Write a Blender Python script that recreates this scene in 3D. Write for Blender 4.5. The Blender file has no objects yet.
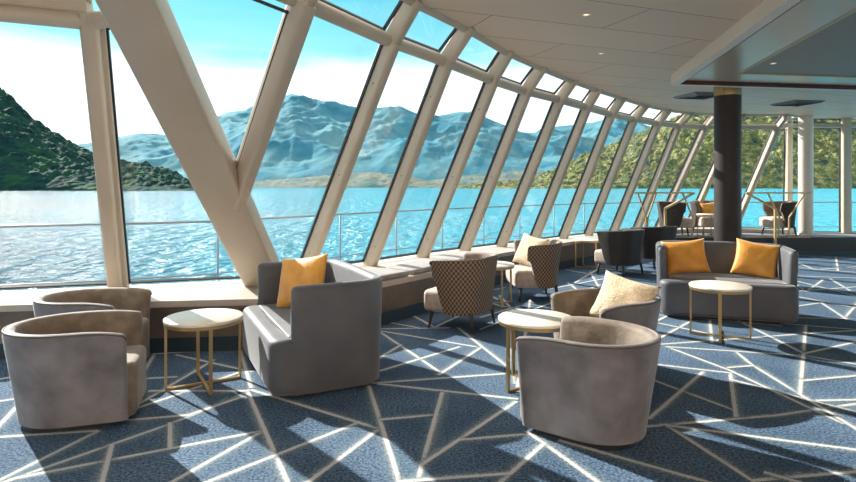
import bpy, bmesh, math, random
from mathutils import Vector, Matrix, noise
random.seed(7)
S = bpy.context.scene
COL = S.collection
V = Vector
F, CX, Y0, EYE = 580.0, 428.0, 185.0, 1.6      # focal length in pixels, image centre, horizon row, eye height

# ------------------------------------------------------------------ camera
cd = bpy.data.cameras.new('camera'); cam = bpy.data.objects.new('camera', cd); COL.objects.link(cam)
cam.location = (0, 0, EYE); cam.rotation_euler = (math.radians(90), 0, 0)
cd.sensor_width = 36; cd.lens = F/856*36; cd.shift_y = -(241-Y0)/856; cd.clip_end = 60000; cd.clip_start = .05
S.camera = cam
# ------------------------------------------------------------------ exposure
S.view_settings.view_transform = 'Standard'; S.view_settings.look = 'None'
S.view_settings.gamma = 1; S.view_settings.use_curve_mapping = False
S.view_settings.exposure = 1.2
# ------------------------------------------------------------------ sun
SUN_AZ, SUN_EL = math.radians(-48.5), math.radians(31)
sl = bpy.data.lights.new('sun', 'SUN'); sun = bpy.data.objects.new('sun', sl); COL.objects.link(sun)
sl.energy = 4.8; sl.angle = math.radians(.6); sl.color = (1, .95, .86)
sdir = V((math.sin(SUN_AZ)*math.cos(SUN_EL), math.cos(SUN_AZ)*math.cos(SUN_EL), math.sin(SUN_EL)))
sun.rotation_euler = sdir.to_track_quat('Z', 'Y').to_euler()
# ------------------------------------------------------------------ world sky
W = bpy.data.worlds.new('sky'); S.world = W; W.use_nodes = True
nt = W.node_tree; nt.nodes.clear(); N = nt.nodes.new; L = nt.links.new
tc = N('ShaderNodeTexCoord'); sx = N('ShaderNodeSeparateXYZ'); L(tc.outputs['Generated'], sx.inputs[0])
mp = N('ShaderNodeMapping'); mp.inputs['Scale'].default_value = (2.2, 2.2, 16); L(tc.outputs['Generated'], mp.inputs[0])
nz = N('ShaderNodeTexNoise'); nz.inputs['Scale'].default_value = 1.6; nz.inputs['Detail'].default_value = 6; L(mp.outputs[0], nz.inputs[0])
m1 = N('ShaderNodeMath'); m1.operation = 'MULTIPLY_ADD'; L(nz.outputs[0], m1.inputs[0]); m1.inputs[1].default_value = .10; L(sx.outputs[2], m1.inputs[2])
rp = N('ShaderNodeValToRGB'); L(m1.outputs[0], rp.inputs[0])
e = rp.color_ramp.elements
e[0].position = 0; e[0].color = (.72, .80, .84, 1)
e[1].position = .225; e[1].color = (.66, .76, .80, 1)
for p, c in ((.275, (.20, .49, .55, 1)), (.36, (.09, .37, .47, 1)), (.55, (.55, .58, .58, 1)), (1, (.85, .83, .80, 1))):
    q = e.new(p); q.color = c
bg = N('ShaderNodeBackground'); bg.inputs[1].default_value = .95; L(rp.outputs[0], bg.inputs[0])
wo = N('ShaderNodeOutputWorld'); L(bg.outputs[0], wo.inputs[0])

# ================================================================== materials
def mat(name, col, rough=.6, metal=0, spec=.5, col2=None, nscale=20, ndetail=4, bump=0, bscale=None, sheen=0, stretch=(1,1,1), lo=.35, hi=.65):
    m = bpy.data.materials.new(name); m.use_nodes = True; t = m.node_tree; b = t.nodes['Principled BSDF']
    b.inputs['Base Color'].default_value = (*col, 1); b.inputs['Roughness'].default_value = rough
    b.inputs['Metallic'].default_value = metal; b.inputs['Specular IOR Level'].default_value = spec
    if sheen: b.inputs['Sheen Weight'].default_value = sheen; b.inputs['Sheen Roughness'].default_value = .4
    if col2 or bump:
        tc = t.nodes.new('ShaderNodeTexCoord'); mp = t.nodes.new('ShaderNodeMapping'); mp.inputs['Scale'].default_value = stretch
        t.links.new(tc.outputs['Object'], mp.inputs[0])
    if col2:
        n = t.nodes.new('ShaderNodeTexNoise'); n.inputs['Scale'].default_value = nscale; n.inputs['Detail'].default_value = ndetail
        t.links.new(mp.outputs[0], n.inputs[0])
        r = t.nodes.new('ShaderNodeValToRGB'); t.links.new(n.outputs[0], r.inputs[0])
        r.color_ramp.elements[0].position = lo; r.color_ramp.elements[1].position = hi
        r.color_ramp.elements[0].color = (*col, 1); r.color_ramp.elements[1].color = (*col2, 1)
        t.links.new(r.outputs[0], b.inputs['Base Color'])
    if bump:
        n2 = t.nodes.new('ShaderNodeTexNoise'); n2.inputs['Scale'].default_value = bscale or nscale; n2.inputs['Detail'].default_value = 3
        t.links.new(mp.outputs[0], n2.inputs[0])
        bp = t.nodes.new('ShaderNodeBump'); bp.inputs['Strength'].default_value = bump; bp.inputs['Distance'].default_value = .01
        t.links.new(n2.outputs[0], bp.inputs['Height']); t.links.new(bp.outputs[0], b.inputs['Normal'])
    return m
FRAME = mat('painted frame', (.46, .395, .31), .42, col2=(.49, .42, .335), nscale=3)
LEDGE = mat('ledge top', (.47, .41, .36), .45)
LFACE = mat('ledge face', (.14, .11, .092), .5, col2=(.17, .135, .11), nscale=8)
BASEB = mat('baseboard', (.02, .045, .06), .5)
BLACK = mat('gasket', (.012, .012, .014), .5)
RAILW = mat('grey rail', (.20, .23, .25), .4)
GOLD = mat('brushed gold', (.50, .34, .16), .34, metal=.85)
WOODR = mat('golden handrail', (.52, .36, .17), .4, metal=.3)
MARBLE = mat('cream table top', (.86, .80, .70), .3, col2=(.80, .73, .62), nscale=6)
VELG = mat('grey velvet', (.115, .106, .112), .7, sheen=.35, col2=(.225, .213, .225), nscale=4, ndetail=9, bump=.25, bscale=40)
VELSOFA = mat('slate velvet', (.064, .068, .082), .55, sheen=.3, col2=(.10, .103, .118), nscale=3, ndetail=4, bump=.15, bscale=30)
VELT = mat('taupe velvet', (.14, .105, .075), .7, sheen=.3, col2=(.24, .19, .145), nscale=9, ndetail=5, bump=.25, bscale=40)
VELB = mat('rose taupe velvet', (.38, .29, .24), .65, sheen=.5, col2=(.52, .42, .35), nscale=12, ndetail=5, bump=.4, bscale=16)
DKFAB = mat('dark brown fabric', (.030, .022, .018), .75, col2=(.06, .045, .036), nscale=25)
PIPE = mat('piping', (.12, .09, .07), .6)
LEGM = mat('dark leg', (.05, .04, .035), .4)
ORANGE = mat('amber satin', (.66, .28, .035), .45, sheen=.4, col2=(.80, .38, .06), nscale=7, bump=.5, bscale=14)
CREAM = mat('cream knit', (.62, .47, .31), .8, col2=(.78, .64, .45), nscale=55, ndetail=2, bump=.9, bscale=60)
CUSH = mat('grey bench pad', (.24, .22, .21), .7, sheen=.3, col2=(.31, .285, .27), nscale=6)
COLUMN = mat('dark bronze column', (.035, .027, .025), .5, spec=.25, col2=(.045, .034, .032), nscale=3)
WHITEC = mat('white column', (.66, .60, .52), .35)
PLAT = mat('platform carpet', (.10, .11, .13), .9, col2=(.20, .21, .23), nscale=60)
PFACE = mat('platform riser', (.012, .011, .012), .4)
RAFTW = mat('white ceiling trim', (.80, .70, .58), .5)
RAFTG = mat('glossy ceiling border', (.54, .40, .29), .28)
RAFTC = mat('dark ceiling panel', (.28, .205, .165), .5)
RAFTR = mat('dark red groove', (.10, .025, .015), .5)
HULL = mat('ship deck', (.35, .36, .37), .7)
WALLR = mat('cream bounce wall', (.72, .62, .50), .6)
VENT = mat('vent metal', (.16, .14, .13), .4)

def patterned(name, base, dot, k=66):
    m = bpy.data.materials.new(name); m.use_nodes = True; t = m.node_tree; b = t.nodes['Principled BSDF']
    uv = t.nodes.new('ShaderNodeUVMap'); s = t.nodes.new('ShaderNodeSeparateXYZ'); t.links.new(uv.outputs[0], s.inputs[0])
    def mth(op, a, c=None):
        n = t.nodes.new('ShaderNodeMath'); n.operation = op
        for i, v in enumerate((a, c)):
            if v is None: continue
            if isinstance(v, (int, float)): n.inputs[i].default_value = v
            else: t.links.new(v, n.inputs[i])
        return n.outputs[0]
    v2 = mth('MULTIPLY', s.outputs[1], .8)
    a = mth('SINE', mth('MULTIPLY', mth('ADD', s.outputs[0], v2), k)); c = mth('SINE', mth('MULTIPLY', mth('SUBTRACT', s.outputs[0], v2), k))
    p = mth('ABSOLUTE', mth('MULTIPLY', a, c))
    r = t.nodes.new('ShaderNodeValToRGB'); t.links.new(p, r.inputs[0])
    r.color_ramp.elements[0].position = .12; r.color_ramp.elements[0].color = (*base, 1)
    r.color_ramp.elements[1].position = .4; r.color_ramp.elements[1].color = (*dot, 1)
    t.links.new(r.outputs[0], b.inputs['Base Color']); b.inputs['Roughness'].default_value = .6
    return m
HONEY = patterned('honeycomb fabric', (.33, .22, .14), (.055, .032, .02))
HONEYD = patterned('dark honeycomb fabric', (.035, .024, .018), (.014, .009, .007))

def glass_mat():
    m = bpy.data.materials.new('clear glass'); m.use_nodes = True; t = m.node_tree; t.nodes.clear()
    o = t.nodes.new('ShaderNodeOutputMaterial'); mx = t.nodes.new('ShaderNodeMixShader'); tr = t.nodes.new('ShaderNodeBsdfTransparent')
    g = t.nodes.new('ShaderNodeBsdfGlossy'); fr = t.nodes.new('ShaderNodeFresnel'); fr.inputs[0].default_value = 1.2; sc = t.nodes.new('ShaderNodeMath'); sc.operation = 'MULTIPLY'; sc.inputs[1].default_value = .12; t.links.new(fr.outputs[0], sc.inputs[0])
    tr.inputs[0].default_value = (.985, .995, 1, 1); g.inputs['Roughness'].default_value = .02
    t.links.new(sc.outputs[0], mx.inputs[0]); t.links.new(tr.outputs[0], mx.inputs[1]); t.links.new(g.outputs[0], mx.inputs[2]); t.links.new(mx.outputs[0], o.inputs[0])
    return m
GLASS = glass_mat()

def lamp_mat():
    m = bpy.data.materials.new('lit lamp'); m.use_nodes = True; b = m.node_tree.nodes['Principled BSDF']
    b.inputs['Emission Color'].default_value = (1, .8, .5, 1); b.inputs['Emission Strength'].default_value = .6
    return m
LAMP = lamp_mat()
FILL_GLOBE = bpy.data.materials.new('glowing globe'); FILL_GLOBE.use_nodes = True; b_ = FILL_GLOBE.node_tree.nodes['Principled BSDF']
b_.inputs['Emission Color'].default_value = (1, .84, .68, 1); b_.inputs['Emission Strength'].default_value = 42  # strong glow: these globes are added for warm fill light

def carpet_mats():
    m = bpy.data.materials.new('blue carpet'); m.use_nodes = True; t = m.node_tree; b = t.nodes['Principled BSDF']; b.inputs['Roughness'].default_value = .95
    b.inputs['Specular IOR Level'].default_value = .15
    tc = t.nodes.new('ShaderNodeTexCoord')
    def nz(sc, d):
        n = t.nodes.new('ShaderNodeTexNoise'); n.inputs['Scale'].default_value = sc; n.inputs['Detail'].default_value = d; t.links.new(tc.outputs['Object'], n.inputs[0]); return n.outputs[0]
    r = t.nodes.new('ShaderNodeValToRGB'); t.links.new(nz(62, 4), r.inputs[0])
    r.color_ramp.elements[0].position = .36; r.color_ramp.elements[0].color = (.014, .043, .092, 1)
    r.color_ramp.elements[1].position = .68; r.color_ramp.elements[1].color = (.165, .24, .335, 1)
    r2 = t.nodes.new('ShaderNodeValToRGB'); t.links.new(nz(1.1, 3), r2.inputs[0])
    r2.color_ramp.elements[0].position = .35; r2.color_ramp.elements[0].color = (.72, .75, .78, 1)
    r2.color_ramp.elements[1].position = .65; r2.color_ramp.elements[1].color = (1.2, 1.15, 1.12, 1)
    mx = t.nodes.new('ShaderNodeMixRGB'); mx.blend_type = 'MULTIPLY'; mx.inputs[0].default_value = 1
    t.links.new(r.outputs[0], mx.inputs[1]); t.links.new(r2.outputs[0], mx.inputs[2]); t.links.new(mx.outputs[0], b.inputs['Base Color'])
    bp = t.nodes.new('ShaderNodeBump'); bp.inputs['Strength'].default_value = .5; bp.inputs['Distance'].default_value = .004
    t.links.new(nz(160, 2), bp.inputs['Height']); t.links.new(bp.outputs[0], b.inputs['Normal'])
    # woven white line with a ragged pale fringe
    w = bpy.data.materials.new('woven line'); w.use_nodes = True; t = w.node_tree; b = t.nodes['Principled BSDF']; b.inputs['Roughness'].default_value = .95
    b.inputs['Specular IOR Level'].default_value = .15
    uv = t.nodes.new('ShaderNodeUVMap'); s = t.nodes.new('ShaderNodeSeparateXYZ'); t.links.new(uv.outputs[0], s.inputs[0])
    tc = t.nodes.new('ShaderNodeTexCoord'); n = t.nodes.new('ShaderNodeTexNoise'); n.inputs['Scale'].default_value = 85; n.inputs['Detail'].default_value = 3
    t.links.new(tc.outputs['Object'], n.inputs[0])
    core = t.nodes.new('ShaderNodeValToRGB'); t.links.new(s.outputs[0], core.inputs[0])       # u: 0..1 across
    ce = core.color_ramp.elements; ce[0].position = 0; ce[0].color = (0, 0, 0, 1); ce[1].position = 1; ce[1].color = (0, 0, 0, 1)
    for p, c in ((.12, .13), (.40, .38), (.44, .62), (.46, 1), (.54, 1), (.56, .62), (.64, .42), (.88, .22)):
        q = ce.new(p); q.color = (c, c, c, 1)
    a = t.nodes.new('ShaderNodeMath'); a.operation = 'MULTIPLY_ADD'; t.links.new(n.outputs[0], a.inputs[0]); a.inputs[1].default_value = 2.4; a.inputs[2].default_value = -1.2
    a2 = t.nodes.new('ShaderNodeMath'); a2.operation = 'MULTIPLY_ADD'; t.links.new(core.outputs[0], a2.inputs[0]); a2.inputs[1].default_value = 2.0; a2.inputs[2].default_value = -.42
    a3 = t.nodes.new('ShaderNodeMath'); a3.operation = 'ADD'; a3.use_clamp = True; t.links.new(a.outputs[0], a3.inputs[0]); t.links.new(a2.outputs[0], a3.inputs[1])
    t.links.new(a3.outputs[0], b.inputs['Alpha'])
    cr = t.nodes.new('ShaderNodeValToRGB'); t.links.new(core.outputs[0], cr.inputs[0])
    cr.color_ramp.elements[0].position = .3; cr.color_ramp.elements[0].color = (.22, .32, .38, 1)
    cr.color_ramp.elements[1].position = .85; cr.color_ramp.elements[1].color = (.56, .53, .51, 1)
    t.links.new(cr.outputs[0], b.inputs['Base Color'])
    return m, w
CARPET, LINE = carpet_mats()

def ceiling_mat():
    m = bpy.data.materials.new('ceiling panels'); m.use_nodes = True; t = m.node_tree; b = t.nodes['Principled BSDF']; b.inputs['Roughness'].default_value = .5; b.inputs['Specular IOR Level'].default_value = .25
    tc = t.nodes.new('ShaderNodeTexCoord'); mp = t.nodes.new('ShaderNodeMapping'); mp.inputs['Rotation'].default_value = (0, 0, math.radians(-21))
    t.links.new(tc.outputs['Object'], mp.inputs[0])
    br = t.nodes.new('ShaderNodeTexBrick'); t.links.new(mp.outputs[0], br.inputs[0])
    br.inputs['Scale'].default_value = 1; br.inputs['Brick Width'].default_value = 2.6; br.inputs['Row Height'].default_value = .72
    br.inputs['Mortar Size'].default_value = .006; br.inputs['Mortar Smooth'].default_value = .2
    br.inputs['Color1'].default_value = (.70, .54, .41, 1); br.inputs['Color2'].default_value = (.74, .57, .43, 1); br.inputs['Mortar'].default_value = (.15, .12, .10, 1)
    t.links.new(br.outputs[0], b.inputs['Base Color'])
    return m
CEIL = ceiling_mat()

# ================================================================== mesh helpers
def link(name, me, mats, parent=None, smooth=False):
    o = bpy.data.objects.new(name, me); COL.objects.link(o)
    for m in (mats if isinstance(mats, (list, tuple)) else [mats]): me.materials.append(m)
    if smooth:
        for p in me.polygons: p.use_smooth = True
    if parent: o.parent = parent
    return o
def raw(name, vs, fs, mats, parent=None, smooth=False, mi=None, fix=True):
    me = bpy.data.meshes.new(name); me.from_pydata([tuple(v) for v in vs], [], fs)
    if mi: me.polygons.foreach_set('material_index', mi)
    if fix:
        bm = bmesh.new(); bm.from_mesh(me); bmesh.ops.recalc_face_normals(bm, faces=bm.faces); bm.to_mesh(me); bm.free()
    me.update()
    return link(name, me, mats, parent, smooth)
class MB:
    """collects shapes that make ONE mesh object"""
    def __init__(s): s.v = []; s.f = []; s.m = []
    def add(s, vs, fs, mi=0):
        n = len(s.v); s.v += [V(v) for v in vs]; s.f += [[i+n for i in f] for f in fs]; s.m += [mi]*len(fs); return s
    def box(s, c, d, mi=0):
        x, y, z = d[0]/2, d[1]/2, d[2]/2
        vs = [V(c)+V((a*x, b*y, e*z)) for a in (-1, 1) for b in (-1, 1) for e in (-1, 1)]
        return s.add(vs, [(0,1,3,2),(4,6,7,5),(0,4,5,1),(2,3,7,6),(0,2,6,4),(1,5,7,3)], mi)
    def beam(s, p0, p1, wv, dv, w, d, mi=0, r=0, w2=None, d2=None):
        """bar from p0 to p1, cross-section w along wv and d along dv, corners rounded by r"""
        p0, p1, wv, dv = V(p0), V(p1), V(wv).normalized(), V(dv).normalized()
        def sec(w, d):
            if r <= 0: return [(-w/2,-d/2),(w/2,-d/2),(w/2,d/2),(-w/2,d/2)]
            out = []
            for cx_, cy_, a0 in ((w/2-r, d/2-r, 0), (-w/2+r, d/2-r, 90), (-w/2+r, -d/2+r, 180), (w/2-r, -d/2+r, 270)):
                for k in range(4):
                    a = math.radians(a0+30*k); out.append((cx_+r*math.cos(a), cy_+r*math.sin(a)))
            return out
        A = sec(w, d); B = sec(w2 or w, d2 or d); n = len(A)
        vs = [p0+wv*a+dv*b for a, b in A]+[p1+wv*a+dv*b for a, b in B]
        fs = [(i, (i+1) % n, n+(i+1) % n, n+i) for i in range(n)]+[list(range(n))[::-1], list(range(n, 2*n))]
        return s.add(vs, fs, mi)
    def tube(s, pts, r, n=10, mi=0, r2=None, closed=False):
        pts = [V(p) for p in pts]; m = len(pts); vs = []
        for i, p in enumerate(pts):
            t = (pts[(i+1) % m]-pts[i-1]) if closed else (pts[min(i+1, m-1)]-pts[max(i-1, 0)])
            t.normalize(); a = t.orthogonal() if abs(t.z) > .95 else t.cross(V((0,0,1))); a.normalize(); b = t.cross(a)
            rr = r if r2 is None else r+(r2-r)*i/(m-1)
            vs += [p+(a*math.cos(2*math.pi*k/n)+b*math.sin(2*math.pi*k/n))*rr for k in range(n)]
        fs = []
        for i in range(m if closed else m-1):
            for k in range(n):
                j = (i+1) % m; fs.append((i*n+k, i*n+(k+1) % n, j*n+(k+1) % n, j*n+k))
        if not closed: fs += [list(range(n))[::-1], list(range((m-1)*n, m*n))]
        return s.add(vs, fs, mi)
    def lathe(s, prof, c=(0,0,0), n=40, mi=0):
        """profile (radius, z) from bottom to top, capped"""
        c = V(c); vs = [c+V((r*math.cos(2*math.pi*k/n), r*math.sin(2*math.pi*k/n), z)) for r, z in prof for k in range(n)]
        m = len(prof); fs = [(i*n+k, i*n+(k+1) % n, (i+1)*n+(k+1) % n, (i+1)*n+k) for i in range(m-1) for k in range(n)]
        fs += [list(range(n))[::-1], list(range((m-1)*n, m*n))]
        return s.add(vs, fs, mi)
    def prism(s, poly, z0, z1, mi=0):
        n = len(poly); vs = [V((x, y, z0)) for x, y in poly]+[V((x, y, z1)) for x, y in poly]
        fs = [(i, (i+1) % n, n+(i+1) % n, n+i) for i in range(n)]+[list(range(n))[::-1], list(range(n, 2*n))]
        return s.add(vs, fs, mi)
    def pad(s, poly, z0, z1, r, mi=0, crown=0):
        """cushion-like slab: outline (counter-clockwise) with rounded top and bottom edges"""
        n = len(poly); P = [V((x, y)) for x, y in poly]; nr = []
        for i in range(n):
            t = (P[(i+1) % n]-P[i-1]).normalized(); nr.append(V((-t.y, t.x)))      # inward for ccw
        rings = []
        for k in range(6): a = math.pi/2*k/5; rings.append((r*(1-math.sin(a)), z0+r*(1-math.cos(a))))
        for k in range(6): a = math.pi/2*k/5; rings.append((r*(1-math.cos(a)), z1-r*(1-math.sin(a))))
        c = sum(P, V((0, 0)))/n; vs = []
        for ins, z in rings: vs += [V(((P[i]+nr[i]*ins).x, (P[i]+nr[i]*ins).y, z)) for i in range(n)]
        extra = []
        for q in (.75, .45, .15):
            extra.append([V((c.x+(P[i]+nr[i]*r-c).x*q, c.y+(P[i]+nr[i]*r-c).y*q, z1+crown*(1-q*q))) for i in range(n)])
        for x_ in extra: vs += x_
        m = len(rings)+len(extra)
        fs = [(i*n+k, i*n+(k+1) % n, (i+1)*n+(k+1) % n, (i+1)*n+k) for i in range(m-1) for k in range(n)]
        fs += [list(range(n))[::-1], list(range((m-1)*n, m*n))]
        return s.add(vs, fs, mi)
    def build(s, name, mats, parent=None, smooth=False, sharp=None):
        o = raw(name, s.v, s.f, mats, parent, smooth, s.m)
        if sharp and smooth:
            o.data.set_sharp_from_angle(angle=math.radians(sharp))
        return o
def empty(name, loc, rz, label, cat, group=None):
    o = bpy.data.objects.new(name, None); COL.objects.link(o); o.empty_display_size = .1
    o.location = loc; o.rotation_euler = (0, 0, rz); tag(o, label, cat, group); return o
def tag(o, label=None, cat=None, group=None, kind=None):
    if label: o['label'] = label
    if cat: o['category'] = cat
    if group: o['group'] = group
    if kind: o['kind'] = kind
    return o
def struct(o): o['kind'] = 'structure'; return o
def copy_tree(o, parent=None):
    c = o.copy(); COL.objects.link(c); c.parent = parent
    for ch in [x for x in bpy.data.objects if x.parent == o]: copy_tree(ch, c)
    return c
def place(proto, loc, rz, label, first, group=None):
    o = proto if first else copy_tree(proto)
    o.location = loc; o.rotation_euler = (0, 0, rz); o['label'] = label
    if group: o['group'] = group
    return o
def at(px, py, z):                                      # a pixel of the photograph onto height z
    Y = (z-EYE)*F/(Y0-py); return V(((px-CX)*Y/F, Y, z))
def face(dx, dy): return math.atan2(dy, dx)              # furniture is modelled facing +X

# ================================================================== the ship's curved window wall
ZS, ZT, ZC = .5, 2.95, 3.25
#  base (x,y) on the ledge, kink (x,y) at the transom, top (x,y) at the ceiling edge
RIBS = [((-2.33, 6.19), (-.93, 4.30), (-.68, 4.10)), ((-1.54, 7.22), (-.35, 5.48), (-.135, 5.23)), ((-.80, 7.95), (.19, 6.36), (.41, 6.13)),
        ((-.09, 8.86), (.82, 7.48), (.985, 7.23)), ((.60, 9.62), (1.41, 8.38), (1.59, 8.18)), ((1.30, 10.34), (2.08, 9.2), (2.29, 9.2)),
        ((2.03, 11.15), (2.76, 10.1), (2.93, 10.07)), ((2.78, 11.93), (3.50, 11.1), (3.68, 11.0)), ((3.49, 12.62), (4.24, 11.95), (4.5, 12.0)),
        ((4.26, 13.3), (5.05, 12.75), (5.28, 12.75)), ((5.0, 13.9), (5.72, 13.25), (6.0, 13.25)), ((5.72, 14.4), (6.45, 13.5), (6.7, 13.5)),
        ((6.6, 14.7), (7.15, 13.62), (7.4, 13.55)), ((7.8, 14.75), (8.2, 13.62), (8.4, 13.55))]
R3 = [(V((*b, ZS)), V((*k, ZT)), V((*t, ZC))) for b, k, t in RIBS]
tn = 0
def trim(mb, m=FRAME, smooth=True):
    global tn; tn += 1
    return struct(mb.build('trim_%d' % tn, m, None, smooth, 35))
def tang(i, j):
    a, b = max(i-1, 0), min(i+1, len(R3)-1); t = (R3[b][j]-R3[a][j]); t.z = 0; return t.normalized()
OUT = []                                               # outward direction at each rib (away from the room), lower and upper
BRACE0, BRACE1 = V((-1.78, 6.52, .42)), V((-2.12, 3.66, 3.3))
for i, (b, k, c) in enumerate(R3):
    t = tang(i, 0); ax = (k-b).normalized(); d = ax.cross(t).normalized()
    if d.y < 0: d = -d
    t2 = tang(i, 1); ax2 = (c-k).normalized(); d2 = ax2.cross(t2).normalized()
    if d2.z < 0: d2 = -d2
    OUT.append((d, d2))
    mb = MB()
    b0 = b-ax*.06
    if i == 0: b0 = b+(k-b)*.37+d*.04                         # this rib springs from the big brace
    mb.beam(b0, k+ax*.03, t, d, .125 if i == 0 else .105, .24 if i == 0 else .225-.007*min(i, 9), r=.035)
    mb.beam(k-ax2*.03, c+ax2*.05, t2, d2, .10, .18, r=.035)
    for q in (.12, .5, .86):                           # bolt heads on the side that faces the room
        if i: mb.lathe([(.013, -.006), (.013, .006)], b+(k-b)*q-t*.050-d*.02, 8, 1)
    trim(mb, [FRAME, VENT])
wn = 0
def window(corners, off, gw=.02, gd=.03):
    """one glazed opening: black gasket with its pane; corners run round the opening, off = outward"""
    global wn; wn += 1
    P = [V(p)+off for p in corners]; n = len(P); c = sum(P, V())/n; mb = MB()
    for i in range(n):
        a, b = P[i], P[(i+1) % n]; e_ = (b-a).normalized(); inn = off.normalized().cross(e_)
        if inn.dot(c-a) < 0: inn = -inn
        mb.beam(a+inn*gw/2, b+inn*gw/2, inn, off, gw, gd)
    fr = struct(mb.build('window_%d' % wn, BLACK))
    o = off.normalized()*.004
    pv = [p+o for p in P]+[p-o for p in P]
    fs = [list(range(n)), list(range(n, 2*n))[::-1]]+[(i, (i+1) % n, n+(i+1) % n, n+i) for i in range(n)]
    raw('pane', pv, fs, GLASS, fr)
    return fr
HW = .045
for i in range(len(R3)-1):
    A, B = R3[i], R3[i+1]
    t = (B[0]-A[0]).normalized(); t1 = (B[1]-A[1]).normalized(); t2 = (B[2]-A[2]).normalized()
    od = (OUT[i][0]+OUT[i+1][0]).normalized()*.085; ou = (OUT[i][1]+OUT[i+1][1]).normalized()*.075
    if i > 0:
        window([A[0]+t*HW, B[0]-t*HW, B[1]-t1*HW-V((0,0,.05)), A[1]+t1*HW-V((0,0,.05))], od)
    else:                                              # the pane cut by the brace
        q0 = BRACE0+V((.12, .05, .08)); q1 = BRACE0+(BRACE1-BRACE0)*.37+V((.08, 0, 0)); q2 = A[0]+(A[1]-A[0])*.40
        window([q0, B[0]-t*HW, B[1]-t1*HW-V((0,0,.05)), A[1]+t1*HW-V((0,0,.05)), q2+V((.03, 0, 0)), q1], od)
        window([q1+V((-.05, .1, 0)), q2-V((.10, 0, 0)), A[1]-V((.10, 0, .05)), BRACE1+V((.05, .1, -.1))], V((-.01, .05, 0)))
    window([A[1]+t1*HW+V((0,0,.05)), B[1]-t1*HW+V((0,0,.05)), B[2]-t2*HW, A[2]+t2*HW], ou)
mb = MB()                                              # rounded transom running round the curve
mb.tube([BRACE1+V((.1, .05, -.04))]+[r[1]+o[0]*.02 for r, o in zip(R3, OUT)], .062, 12); trim(mb)
mb = MB(); mb.tube([V((-1.75, 3.3, 3.28))]+[r[2] for r in R3]+[V((8.95, 13.9, 3.25))], .045, 10); trim(mb)   # rounded lip of the ceiling edge

# big diagonal brace
mb = MB(); ax = (BRACE1-BRACE0).normalized(); wv = V((1, .06, 0)); mb.beam(BRACE0, BRACE1, wv, ax.cross(wv), .405, .22, r=.03); trim(mb)
# left facet
LB = [V((-6.3, 5.25, ZS)), V((-3.28, 6.1, ZS)), V((-1.72, 6.62, ZS))]
LK = [V((-5.1, 3.75, ZT)), V((-2.80, 4.80, ZT)), V((-2.20, 4.55, ZT+.0))]
u = (LB[1]-LB[0]).normalized(); lax = (LK[1]-LB[1]).normalized(); ld = lax.cross(u).normalized(); ld = ld if ld.y > 0 else -ld
for k in (0, 1):
    a = (LK[k]-LB[k]).normalized(); mb = MB(); mb.beam(LB[k]-a*.05, LK[k]+a*.08, u, ld, .14, .15, r=.03)
    mb.beam(LB[k]-a*.05+u*.075+ld*.06, LK[k]+a*.05+u*.075+ld*.06, u, ld, .06, .10); trim(mb)
    mb = MB()
mb = MB(); mb.tube([LK[0], LK[1]], .07, 12); mb.beam(LK[0]+V((0, .0, .13)), LK[1]+V((0, .0, .13)), V((0, 1, .2)), V((0, -.2, 1)), .10, .14, r=.03)
mb.tube([LK[1], LK[2]+V((.05, -.05, 0))], .07, 12); trim(mb)
o = ld*.10
window([LB[0]+u*.07, LB[1]-u*.07, LK[1]-u*.07-V((0,0,.07)), LK[0]+u*.07-V((0,0,.07))], o)
window([LB[1]+u*.10, LB[2]-V((.12, .04, 0)), LK[2]-V((0,0,.07)), LK[1]+u*.10-V((0,0,.07))], o)
mb = MB()                                              # sloping header from the transom up to the ceiling over the left facet
hd = [LK[0]+V((0, .02, .15)), LK[1]+V((0, .02, .15)), BRACE1+V((0, .05, -.02)), V((-2.2, 3.5, 3.3)), V((-5.2, 3.1, 3.3))]
mb.add(hd+[p+V((0, 0, .03)) for p in hd], [(0,1,2,3,4), (9,8,7,6,5), (0,5,6,1), (1,6,7,2), (2,7,8,3), (3,8,9,4), (4,9,5,0)]); trim(mb, smooth=False)

# far upright facet on the right
NODE = V((8.85, 14.15, 3.10)); RY = 14.3
mb = MB(); mb.beam((8.9, RY, .35), (8.9, RY, 3.12), (1,0,0), (0,1,0), .13, .14, r=.03); trim(mb)
mb = MB(); mb.beam(R3[-1][1], NODE+V((.05, .1, 0)), (0,0,1), (-.5,.5,0), .12, .12, r=.03)
mb.beam(R3[-1][2]+V((0,0,-.03)), NODE+V((.05, .1, .05)), (0,0,1), (-.5,.5,0), .10, .12, r=.03); trim(mb)
mb = MB(); mb.beam(V((8.9, RY, 3.06)), V((13.2, RY, 3.06)), (0,0,1), (0,1,0), .11, .13, r=.03); trim(mb)
for X in (10.3, 12.1):
    mb = MB(); mb.beam((X, RY, .35), (X, RY, 3.24), (1,0,0), (0,1,0), .20, .16, r=.03); trim(mb)
mb = MB(); mb.beam((13.2, RY, .35), (13.2, RY, 3.24), (1,0,0), (0,1,0), .20, .16, r=.03); trim(mb)
for a, b in ((8.97, 10.2), (10.4, 12.0), (12.2, 13.1)):
    window([V((a, RY, .43)), V((b, RY, .43)), V((b, RY, 3.0)), V((a, RY, 3.0))], V((0, .06, 0)))
    window([V((a, RY, 3.12)), V((b, RY, 3.12)), V((b, RY, 3.24)), V((a, RY, 3.24))], V((0, .06, 0)), .02)
window([R3[-1][0]+V((.06, 0, 0)), V((8.83, RY+.05, ZS)), V((8.80, RY-.05, 3.0)), R3[-1][1]+V((.10, .05, -.05))], V((.02, .08, 0)))

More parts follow.
